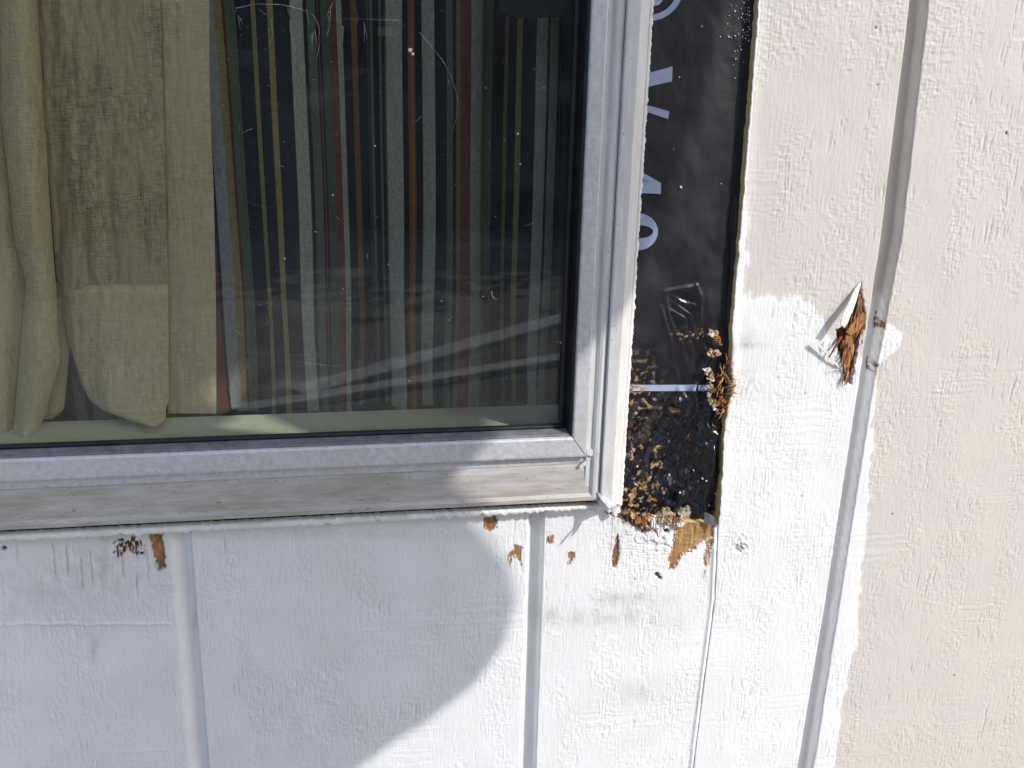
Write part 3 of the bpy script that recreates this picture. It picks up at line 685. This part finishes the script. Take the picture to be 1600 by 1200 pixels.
lp = [(WL - (x - XG), y) for x, y in fp]; jamb('jamb_flange', lp, 1, M['jamb'], -.2560, WT + .03)
lp = [(WL - (x - XG), y) for x, y in jp]; jamb('inner_jamb', lp, 1, M['jamb'], -.2512, WT + .03)
box('head_flange', WL - .034, .158, -.0140, .010, WT + .0093, WT + .0295, M['jamb'], win)
ss = [(-.2236, .010), (-.2236, -.0066), (-.2298, -.0068), (-.2302, -.0074), (-.2330, -.0080), (-.2400, -.0084), (-.2480, -.0092), (-.2494, -.0102), (-.2500, -.0108), (-.2522, -.0108), (-.2528, -.0102), (-.2530, -.0020), (-.2530, .010)]
secs = []
N = 260
for i in range(N + 1):
    x = WL - .010 + (.1430 - WL + .010) * i / N
    dip = .0010 * sst(.118, .141, np.array(x))                 # the channel curves up into the corner
    sec = []
    for k, (z, y) in enumerate(ss):
        w = .00012 * float(pn(np.array(x * 25.0), np.array(k * 1.3), 25)); sec.append((x, y + w, z + w - dip * (0 if k < 2 or k > 7 else 1) * 0))
    secs.append(sec)
loft('sub_sill', secs, M['sub'], win, closed=True)
secs = []
for i in range(N + 1):
    x = WL - .008 + (.1405 - WL + .008) * i / N; w = .0001 * float(pn(np.array(x * 25.0), np.array(9.3), 27)); e = .0012 * float(sst(.100, .139, np.array(x)))
    secs.append([(x, -.004, -.2237), (x, -.0072 + w, -.2238), (x, -.0072 + w, -.2291 + w + e), (x, -.0069 + w, -.2295 + w + e), (x, -.004, -.2295 + w + e)])
loft('drip_strip', secs, M['alu'], win, closed=True)
# curl of lifted metal skin in the corner of the channel
slab('lifted_strip', pxy([(905, 728, -.0098), (914, 722, -.0105), (921, 715, -.0112), (923.5, 717, -.0116), (917, 726, -.0108), (907, 732, -.0098)]), .0006, M['caulk'], win)
slab('corner_key', pxy([(916, 694, -.0100), (921, 697, -.0101), (929, 707, -.0101), (925, 713, -.0101), (918, 711, -.0101)]), .0008, M['jamb'], win)
# ragged caulk ledge under the sub-sill and paint ridge beside the flange
xs_ = np.arange(WL - .03, .1545, .0006); n = len(xs_); rag1 = fbm(xs_ * 120, xs_ * 0, 301, 4); rag2 = fbm(xs_ * 300, xs_ * 0 + 4, 302, 3)
zt = -.2577 + .0004 * rag2; zb = -.2622 + .0014 * rag1 + .0013 * rag2 + .0012 * sst(.03, .15, xs_)
yy = -.0064 - .0006 * rag1
prof = [(zt + .0005, 0 * xs_ + .002), (zt, yy + .0012), (zt - .0006, yy), ((zt * .5 + zb * .5), yy - .0002 * rag2 - .0003), (zb + .0006, yy - .0001), (zb, yy + .0010), (zb + .0004, 0 * xs_ + .0012)]
X = np.repeat(xs_[None, :], len(prof), 0); Z = np.stack([p[0] for p in prof]); Y = np.stack([p[1] for p in prof])
grid('caulk_ledge', X, Y, Z, M['caulk'], win)
box('dirty_gap_shade', WL - .03, .1434, -.0022, .004, -.2590, -.2531, M['grime_shade'], win)  # dark strip: dirt plus the lip's shade put into its colour
zs_ = np.arange(-.2575, .16, .0006); rag1 = fbm(zs_ * 140, zs_ * 0, 311, 4); rag2 = fbm(zs_ * 330, zs_ * 0 + 4, 312, 3)
xo = .1592 + .0006 * rag1 + .0005 * rag2
prof = [(0 * zs_ + .1560, 0 * zs_ - .0092), (0 * zs_ + .1572, -.0098 + .0003 * rag2), (xo - .0004, -.0088 + .0004 * rag1), (xo, -.0072 + .0005 * rag2), (xo - .0012, 0 * zs_ + .006)]
Z = np.repeat(zs_[None, :], len(prof), 0); X = np.stack([p[0] for p in prof]); Y = np.stack([p[1] for p in prof])
grid('paint_ridge', X, Y, Z, M['caulk'], win)
# lifted tail of caulk at the foot of the flange
slab('caulk_tail', pxy([(934, 769, -.0122), (940, 775, -.0132), (949, 781, -.0145), (957, 785, -.0160), (963, 791, -.0175), (964, 800, -.0205), (961, 805, -.0220), (957, 798, -.0195), (951, 790, -.0165), (942, 784, -.0145), (936, 776, -.0126)]), .0010, M['caulk'], win)
slab('caulk_tail', pxy([(958, 792, -.0190), (964, 790, -.0200), (965, 805, -.0270), (962, 809, -.0285), (959, 803, -.0250)]), .0010, M['caulk'], win)
slab('caulk_tail', pxy([(963, 770, -.010), (969, 772, -.010), (970, 800, -.006), (964, 803, -.008)]), .0012, M['chip'], win)

# dust, threads and scratches on the outer face of the pane
verts, faces = [], []
def add_fleck(x, y, r, k, seed):
    r_ = random.Random(seed); b0 = len(verts)
    for i in range(k):
        a = -2 * math.pi * i / k; q = r * r_.uniform(.6, 1.3); verts.append(U(x + q * math.cos(a), y + q * math.sin(a), .0016))
    b1 = len(verts)
    for i in range(k):
        a = -2 * math.pi * i / k; verts.append(U(x + r * math.cos(a), y + r * math.sin(a), .00195))
    faces.append(tuple(range(b0, b0 + k)))
    for i in range(k): faces.append((b0 + i, b1 + i, b1 + (i + 1) % k, b0 + (i + 1) % k))
rd = random.Random(21)
for (x, y, r) in ((586, 228, 1.3), (809, 209, 1.6), (876, 535, 1.4), (871, 534, .9), (607, 413, 1.0), (445, 404, 1.2), (228, 157, 1.0), (277, 1, 1.4), (493, 362, 1.0), (520, 305, 1.4), (755, 463, 1.0), (690, 470, .9), (813, 256, 1.2), (850, 137, 1.0), (641, 78, 3.4), (645, 84, 2.4), (702, 500, .9), (744, 540, .9), (640, 595, 1.2)): add_fleck(x, y, r, 7, int(x * 7 + y))
for i in range(95):
    add_fleck(rd.uniform(330, 880), rd.uniform(0, 660), rd.choice([.3, .35, .4, .5, .6]), 5, 900 + i)
me = mesh_from(verts, faces, 'dust'); d_ = link('dust', me, M['dust'], sash); d_['kind'] = 'stuff'
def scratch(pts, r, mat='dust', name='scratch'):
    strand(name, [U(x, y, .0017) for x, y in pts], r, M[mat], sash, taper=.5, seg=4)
scratch([(768, 455), (769, 462), (773, 467), (778, 468)], .0003, 'insect', 'thread')
for i in range(18):
    x, y = rd.uniform(345, 870), rd.uniform(5, 640); a = rd.uniform(0, 6.28); L = rd.uniform(3, 10); c = rd.uniform(-.9, .9)
    scratch([(x, y), (x + L * math.cos(a), y + L * math.sin(a)), (x + L * math.cos(a) + L * math.cos(a + c), y + L * math.sin(a) + L * math.sin(a + c))], .00005)
for i in range(16):
    x, y = rd.uniform(370, 590), rd.uniform(5, 60); scratch([(x, y), (x + rd.uniform(-2, 6), y + rd.uniform(10, 28))], .00005)

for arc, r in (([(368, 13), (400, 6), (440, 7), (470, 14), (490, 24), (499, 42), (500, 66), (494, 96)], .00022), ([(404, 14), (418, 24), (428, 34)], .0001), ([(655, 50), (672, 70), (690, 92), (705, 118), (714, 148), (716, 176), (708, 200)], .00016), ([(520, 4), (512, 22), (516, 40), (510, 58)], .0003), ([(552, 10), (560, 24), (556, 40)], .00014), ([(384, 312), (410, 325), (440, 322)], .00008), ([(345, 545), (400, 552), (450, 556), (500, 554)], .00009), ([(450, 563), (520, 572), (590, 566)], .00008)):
    scratch(arc, r * .7, 'reflection_arc', 'reflection_arc')  # pale arcs painted in for reflections in the glass
# interior sill, part of the window
ZS = -.2135
YB = float(UZ(400, 648, ZS)[1])
box('window_sill', WL - .05, XG + .03, .0062, YB, ZS - .03, ZS, M['sill'], win)
box('sill_track', WL - .02, XG + .01, .0064, .0090, ZS + .0002, ZS + .0035, M['alu'], win)

# ------------------------------------------------------------------ room behind
def quad(name, pts, mat, flip=False):
    return tag(link(name, mesh_from(pts, [(0, 1, 2, 3)], name), mat), kind='structure')
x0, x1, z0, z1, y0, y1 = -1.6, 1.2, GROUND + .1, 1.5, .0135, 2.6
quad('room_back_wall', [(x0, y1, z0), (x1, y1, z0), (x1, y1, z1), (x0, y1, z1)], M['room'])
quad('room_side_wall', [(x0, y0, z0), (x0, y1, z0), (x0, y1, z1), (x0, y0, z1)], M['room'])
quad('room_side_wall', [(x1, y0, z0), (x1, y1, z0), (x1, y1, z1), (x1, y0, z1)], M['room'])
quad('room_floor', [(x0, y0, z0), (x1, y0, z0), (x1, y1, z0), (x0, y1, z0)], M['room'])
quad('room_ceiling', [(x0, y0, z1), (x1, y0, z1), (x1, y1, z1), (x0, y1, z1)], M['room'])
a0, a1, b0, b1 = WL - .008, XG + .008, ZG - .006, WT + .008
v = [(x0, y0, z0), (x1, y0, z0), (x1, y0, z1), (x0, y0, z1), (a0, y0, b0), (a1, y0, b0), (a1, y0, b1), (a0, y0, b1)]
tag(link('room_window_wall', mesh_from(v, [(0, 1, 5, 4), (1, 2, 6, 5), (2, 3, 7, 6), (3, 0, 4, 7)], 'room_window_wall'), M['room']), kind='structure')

# ------------------------------------------------------------------ striped curtain
navy = (.012, .017, .028); green = (.10, .13, .095); sage = (.27, .30, .26); grey = (.31, .325, .29); must = (.23, .20, .085); maroon = (.135, .042, .036); rust = (.23, .085, .035); brown = (.16, .09, .05); dg = (.05, .085, .06); lav = (.24, .26, .29); olive = (.16, .14, .06); dred = (.12, .03, .02); ora = (.30, .14, .05)
S = [(-420, navy), (-380, maroon), (-364, grey), (-347, brown), (-340, green), (-328, navy), (-308, must), (-300, navy), (-288, must), (-280, navy), (-260, grey), (-243, navy), (-200, green), (-180, navy), (-120, maroon), (-100, grey), (-80, navy), (-40, must), (-30, navy), (10, grey), (30, navy), (60, green), (78, navy), (88, green), (108, dg), (118, maroon), (132, grey), (140, navy), (180, grey), (205, navy), (240, rust), (262, navy),
     (296, dg), (306, maroon), (322, navy), (327, lav), (345, must), (357, dred), (361, green), (377, navy), (402, must), (409, navy), (427, must), (436, navy), (461, grey), (481, navy), (487, green), (500, navy), (503, lav[:1] + (.05, .07)), (504.5, navy), (508, dg), (520, maroon), (531, sage), (539, navy), (552, brown), (556, rust), (558, brown), (561, navy), (576, dg), (578, navy), (580, green), (585, navy), (594, green), (598, navy), (602, dg), (605, grey), (630, navy), (639, rust), (644, ora), (647, rust), (650, navy), (661, grey), (680, navy), (697, green), (706, navy), (711, olive), (717, maroon), (733, sage), (750, olive), (754, dred), (756, green), (769, navy), (789, olive), (795, navy), (808, must), (816, navy), (836, grey), (852, navy), (856, sage), (869, navy), (873, dg), (875, navy), (878, dg), (889, brown[:1] + (.02, .015)), (897, olive), (905, navy), (925, grey), (945, navy), (960, maroon), (975, navy), (1000, None)]
YC = YB + .022
cu, cc = [], []
for (a, c), (b, _) in zip(S[:-1], S[1:]):
    k = max(1, int(round((b - a) / 5.0)))
    for i in range(k): cu.append(a + (b - a) * i / k); cc.append(c)
cu.append(S[-1][0]); cu = np.array(cu)
def curtain_cols(y_bottom, y_top, n): return np.linspace(y_bottom, y_top, n)
def stripe_sheet(name, ya, yb, n, yoff, parent):
    ys = np.linspace(ya, yb, n); w0 = np.array([U(u, 187, YC)[0] for u in cu])
    X, Y, Z = [], [], []
    for i, y in enumerate(ys):
        z = U(600, y, YC)[2]
        down = sst(300, 700, np.array(float(y)))
        fold = .0065 * np.sin(w0 * 150 + .5 * np.sin(w0 * 37)) * (.55 + .45 * down) + .003 * np.sin(w0 * 61 + 1) 
        shift = .0012 * np.sin(w0 * 95 + 2 * math.sin(y / 170.0)) * (.3 + down) + .0035 * down * np.sin((w0 + .02) * 70) * np.exp(-((w0 + .01) / .06) ** 2) - .004 * down * np.exp(-((w0 - .005) / .022) ** 2)
        bot = .0035 * np.sin(w0 * 55 + .6) + .002 * np.sin(w0 * 140)
        X.append(w0 + shift); Y.append(YC + fold + yoff); Z.append(z + bot * down * .7 + 0 * w0)
    col = np.repeat(np.array(cc)[None], n - 1, 0)
    return grid(name, np.array(X), np.array(Y), np.array(Z), M['stripe'], parent, colors=col)
sc = tag(empty('striped_curtain'), 'dark navy curtain with grey, green, mustard and red stripes hanging behind the glass', 'curtain')
stripe_sheet('cloth', 640, -900, 90, 0, sc)
h_ = stripe_sheet('hem', 637, 606, 8, -.0014, sc)

# ------------------------------------------------------------------ cream curtain
cc_ = tag(empty('cream_curtain'), 'loose woven cream linen curtain lining gathered at the left side of the window', 'curtain')
def cloth(name, rows, Yb, bulge, mat, nx=46, ny=120, wrinkle=.0012, seed=1, close=0.0, pinch=None):
    """rows: (photo y, left x, right x) down the hanging piece; bulge: depth of the rounded front"""
    r = np.array([list(q) + [0.0] * (4 - len(q)) for q in rows], float); ys = np.linspace(r[0, 0], r[-1, 0], ny); u = np.linspace(0, 1, nx)
    # smooth interpolation
    def sm(k):
        v_ = np.interp(ys, r[:, 0], r[:, k]); ker = np.hanning(9); ker /= ker.sum(); q = np.convolve(np.pad(v_, 4, mode='edge'), ker, 'valid'); return q
    xl, xr = sm(1), sm(2)
    Yd = np.interp(ys, r[:, 0], r[:, 3]) if r.shape[1] > 3 else np.zeros(ny)
    X, Y, Z = np.zeros((ny, nx)), np.zeros((ny, nx)), np.zeros((ny, nx))
    for i, y in enumerate(ys):
        pxs = xl[i] + (xr[i] - xl[i]) * u
        b = bulge * np.sin(math.pi * np.clip(u, 0, 1)) ** .6
        w = wrinkle * (fbm(pxs / 26, y / 120 + 0 * pxs, seed, 3) + .3 * pn(pxs / 7, y / 18 + 0 * pxs, seed + 4))
        yv = Yb - b - w + Yd[i] - close * u
        for j in range(nx):
            X[i, j], Y[i, j], Z[i, j] = U(pxs[j], y, yv[j])
    return grid(name, X, Y, Z, mat, cc_)
YQ = YB + .004
cloth('edge_band', [(-300, 236, 316), (0, 249, 327), (110, 254, 327), (187, 256, 329), (300, 259, 334), (450, 262, 337), (560, 264, 338), (646, 262, 338)], YQ + .002, .0015, M['cloth'], seed=11, wrinkle=.0008)
cloth('sheer_field', [(-300, 40, 240), (0, 58, 250), (187, 68, 256), (300, 78, 259), (430, 88, 262), (460, 92, 263)], YQ - .001, .003, M['sheer'], seed=12, wrinkle=.0022, nx=70)
cloth('bottom_pocket', [(445, 140, 262, .001), (451, 122, 262, .001), (458, 103, 263, 0), (480, 96, 263), (520, 104, 263.5), (560, 115, 263.5), (600, 127, 263.5, -.002), (625, 140, 264, -.004), (640, 158, 259, -.006), (646, 172, 259, -.010), (652, 190, 260, -.014), (658, 206, 258.5, -.018), (664, 222, 250, -.0215), (666, 230, 243, -.0225)], YQ - .004, .008, M['cloth'], seed=13, wrinkle=.0014, nx=60)
cloth('gathered_fold', [(-300, -18, 52), (0, 0, 58), (187, 2, 70), (300, 15, 77), (375, 21, 82), (420, 33, 85), (438, 41, 87), (446, 42, 88), (460, 38, 88), (520, 34, 91), (560, 30, 96), (600, 27, 84), (650, 22, 70), (680, 20, 60), (692, 19, 56)], YQ - .016, .014, M['cloth'], seed=14, wrinkle=.0012)
cloth('gathered_fold', [(-300, -90, 0), (0, -70, 12), (187, -60, 10), (300, -55, 20), (430, -50, 42), (450, -50, 44), (560, -50, 34), (650, -50, 26), (694, -48, 22)], YQ - .010, .012, M['cloth'], seed=15, wrinkle=.0012)
cloth('gathered_fold', [(-300, -320, -60), (200, -320, -50), (694, -320, -40)], YQ - .008, .016, M['cloth'], seed=16, wrinkle=.0015)
cloth('gathered_fold', [(440, 78, 118), (520, 80, 112), (560, 84, 108), (600, 76, 104), (640, 66, 100), (655, 60, 82)], YQ + .003, .002, M['cloth'], seed=17, wrinkle=.0006)

# dark object at the top right behind the pane
dp = tag(empty('dark_block'), 'small dark rounded block hanging behind the glass at the upper right corner', 'block')
o_ = slab('block_body', pxy([(785, -140, .03), (783, 8, .03), (786, 17, .03), (792, 23, .03), (800, 25.5, .03), (840, 27, .03), (893, 24, .03), (897, 20, .03), (901, -140, .03)]), .012, M['panel'], dp)

# ------------------------------------------------------------------ ground and the photographer who casts the shadow
g_ = mesh_from([(-60, -90, GROUND), (60, -90, GROUND), (60, .0, GROUND), (-60, .0, GROUND)], [(0, 1, 2, 3)], 'ground')
tag(link('ground', g_, M['lawn']), kind='structure')
pr = tag(empty('person'), 'person in a dark shirt standing outside with one arm raised, shading the window', 'person')
def body(name, nodes, edges, mat, root=0, sub=2):
    me = bpy.data.meshes.new(name); me.from_pydata([tuple(map(float, n_[0])) for n_ in nodes], edges, []); me.update()
    o = link(name, me, mat, pr)
    md = o.modifiers.new('skin', 'SKIN'); o.modifiers.new('sub', 'SUBSURF').levels = sub; o.modifiers['sub'].render_levels = sub
    for i, n_ in enumerate(nodes):
        sv_ = me.skin_vertices[0].data[i]; r_ = n_[1]; sv_.radius = (r_, r_) if not isinstance(r_, tuple) else r_; sv_.use_root = (i == root)
    return o
def SH(px, py, D=.55): return U(px, py, 0) + D * SUN
hip = np.array([.45, -.68, -.20])
nodes = [(hip, .15), (SH(90, 1260), .135), (SH(320, 1030), .105), (SH(640, 1020), .062), (SH(535, 845), .028), (SH(685, 610), .044), (SH(800, 430), .078), (SH(880, 250), .062), (SH(940, 40, .56), .062), (SH(985, -260, .58), .05), (SH(900, -420, .60), .038),
         (SH(130, 800), .070), (SH(110, 600), .066), (SH(240, 260), .085), (SH(330, 110), .105), (SH(360, -50), .095), (SH(380, -140), .05),
         (SH(30, 930, .60), .10), (np.array([.22, -.74, .12]), .052), (np.array([.12, -.70, -.04]), .04), (np.array([.05, -.66, -.02]), .03),
         (hip + [.08, 0, -.10], .095), (hip + [.10, -.01, -.50], .065), (hip + [.11, 0, -.88], .045), (hip + [.11, .10, -.905], .035),
         (hip + [-.10, 0, -.10], .095), (hip + [-.11, -.01, -.50], .065), (hip + [-.11, 0, -.88], .045), (hip + [-.11, .10, -.905], .035)]
edges = [(i_, i_ + 1) for i_ in range(10)] + [(2, 11), (11, 12), (12, 13), (13, 14), (14, 15), (15, 16), (2, 17), (17, 18), (18, 19), (19, 20), (0, 21), (21, 22), (22, 23), (23, 24), (0, 25), (25, 26), (26, 27), (27, 28)]
body('body', nodes, edges, M['shirt'])

hc = SH(330, -60)  # hat added so its wide brim shades the upper left
secs = []
for (r_, dz) in ((.215, -.004), (.215, 0), (.13, .012), (.105, .03), (.10, .085), (.07, .115), (.01, .12), (.01, .11), (.065, .105), (.094, .08), (.10, .03), (.13, .006)):
    secs.append([hc + np.array([r_ * math.cos(a), r_ * math.sin(a), dz + .012 * math.sin(a * 2)]) for a in np.linspace(0, 2 * math.pi, 40, endpoint=False)])
loft('shade_hat', secs, M['fibre'], pr, closed=True, cap=False, smooth=True)
# digital camera in the photographer's hand, behind the point of view
dc = tag(empty('digital_camera'), 'small silver digital camera held out towards the window', 'camera')
dc.matrix_world = m
def rbox(name, w, h, d, loc, mat, parent, bev):
    bm = bmesh.new(); bmesh.ops.create_cube(bm, size=1.0)
    for v_ in bm.verts: v_.co = (v_.co.x * w, v_.co.y * h, v_.co.z * d)
    bmesh.ops.bevel(bm, geom=bm.edges[:], offset=bev, segments=4, affect='EDGES')
    for v_ in bm.verts: v_.co += Vector(loc)
    me = bpy.data.meshes.new(name); bm.to_mesh(me); bm.free(); return link(name, me, mat, parent, True)
rbox('camera_body', .095, .058, .022, (.018, .006, .026), M['panel'], dc, .006)
rbox('lens_barrel', .034, .034, .010, (0, 0, .0125), M['black'], dc, .004)
rbox('flash', .016, .009, .002, (.040, .026, .0145), M['dust'], dc, .0008)
# unseen hedge, added to darken what the glass reflects
hd = tag(empty('added_hedge', (0, -6, GROUND)), 'unseen dark green foliage added opposite the window to darken its reflections', 'added_hedge')
hr = random.Random(5); vs_, fs_ = [], []
for i in range(16000):
    x = hr.uniform(-9, 9); h0 = 1.9 + .3 * math.sin(x * 1.3) + .2 * math.sin(x * 3.7); y = -6 + hr.gauss(0, .28); z = GROUND + h0 * hr.random() ** .8
    a = np.array([hr.gauss(0, 1) for _ in range(3)]); a /= np.linalg.norm(a); b = np.cross(a, [hr.gauss(0, 1) for _ in range(3)]); b /= np.linalg.norm(b); q = hr.uniform(.05, .11)
    c = np.array([x, y, z]); k = len(vs_); vs_ += [c - a * q, c + b * q * .5, c + a * q, c - b * q * .5]; fs_.append((k, k + 1, k + 2, k + 3))
h_ = link('foliage', mesh_from(vs_, fs_, 'foliage'), M['leaf'], hd); h_['kind'] = 'stuff'
core = box('stems', -9, 9, -6.18, -5.82, GROUND, GROUND + 1.5, M['leaf'], hd)

def plank(p0, p1, w, label):  # unseen board, added so the glass reflects a pale band
    a = UZ(p0[0], p0[1], GROUND); b = UZ(p1[0], p1[1], GROUND); a[1] *= -1; b[1] *= -1        # where the mirrored view meets the ground
    d = (b - a) / np.linalg.norm(b - a); a = a - d * .5; b = b + d * .9; n_ = np.array([-d[1], d[0], 0]) * w / 2; z = np.array([0, 0, .022])
    secs = [[p - n_, p + n_, p + n_ + z, p + n_ * .96 + z * 1.1, p - n_ * .96 + z * 1.1, p - n_ + z] for p in (a, a * .7 + b * .3, b)]
    o = loft('reflection_board', secs, M['reflboard'], None, closed=True); tag(o, label, 'board', 'unseen boards added for reflections')
plank((640, 572), (905, 497), .10, 'longer unseen grey board added on the ground for its reflection in the glass, farther one')
plank((600, 612), (905, 562), .07, 'narrow unseen grey board added on the ground for its reflection in the glass, nearer one')
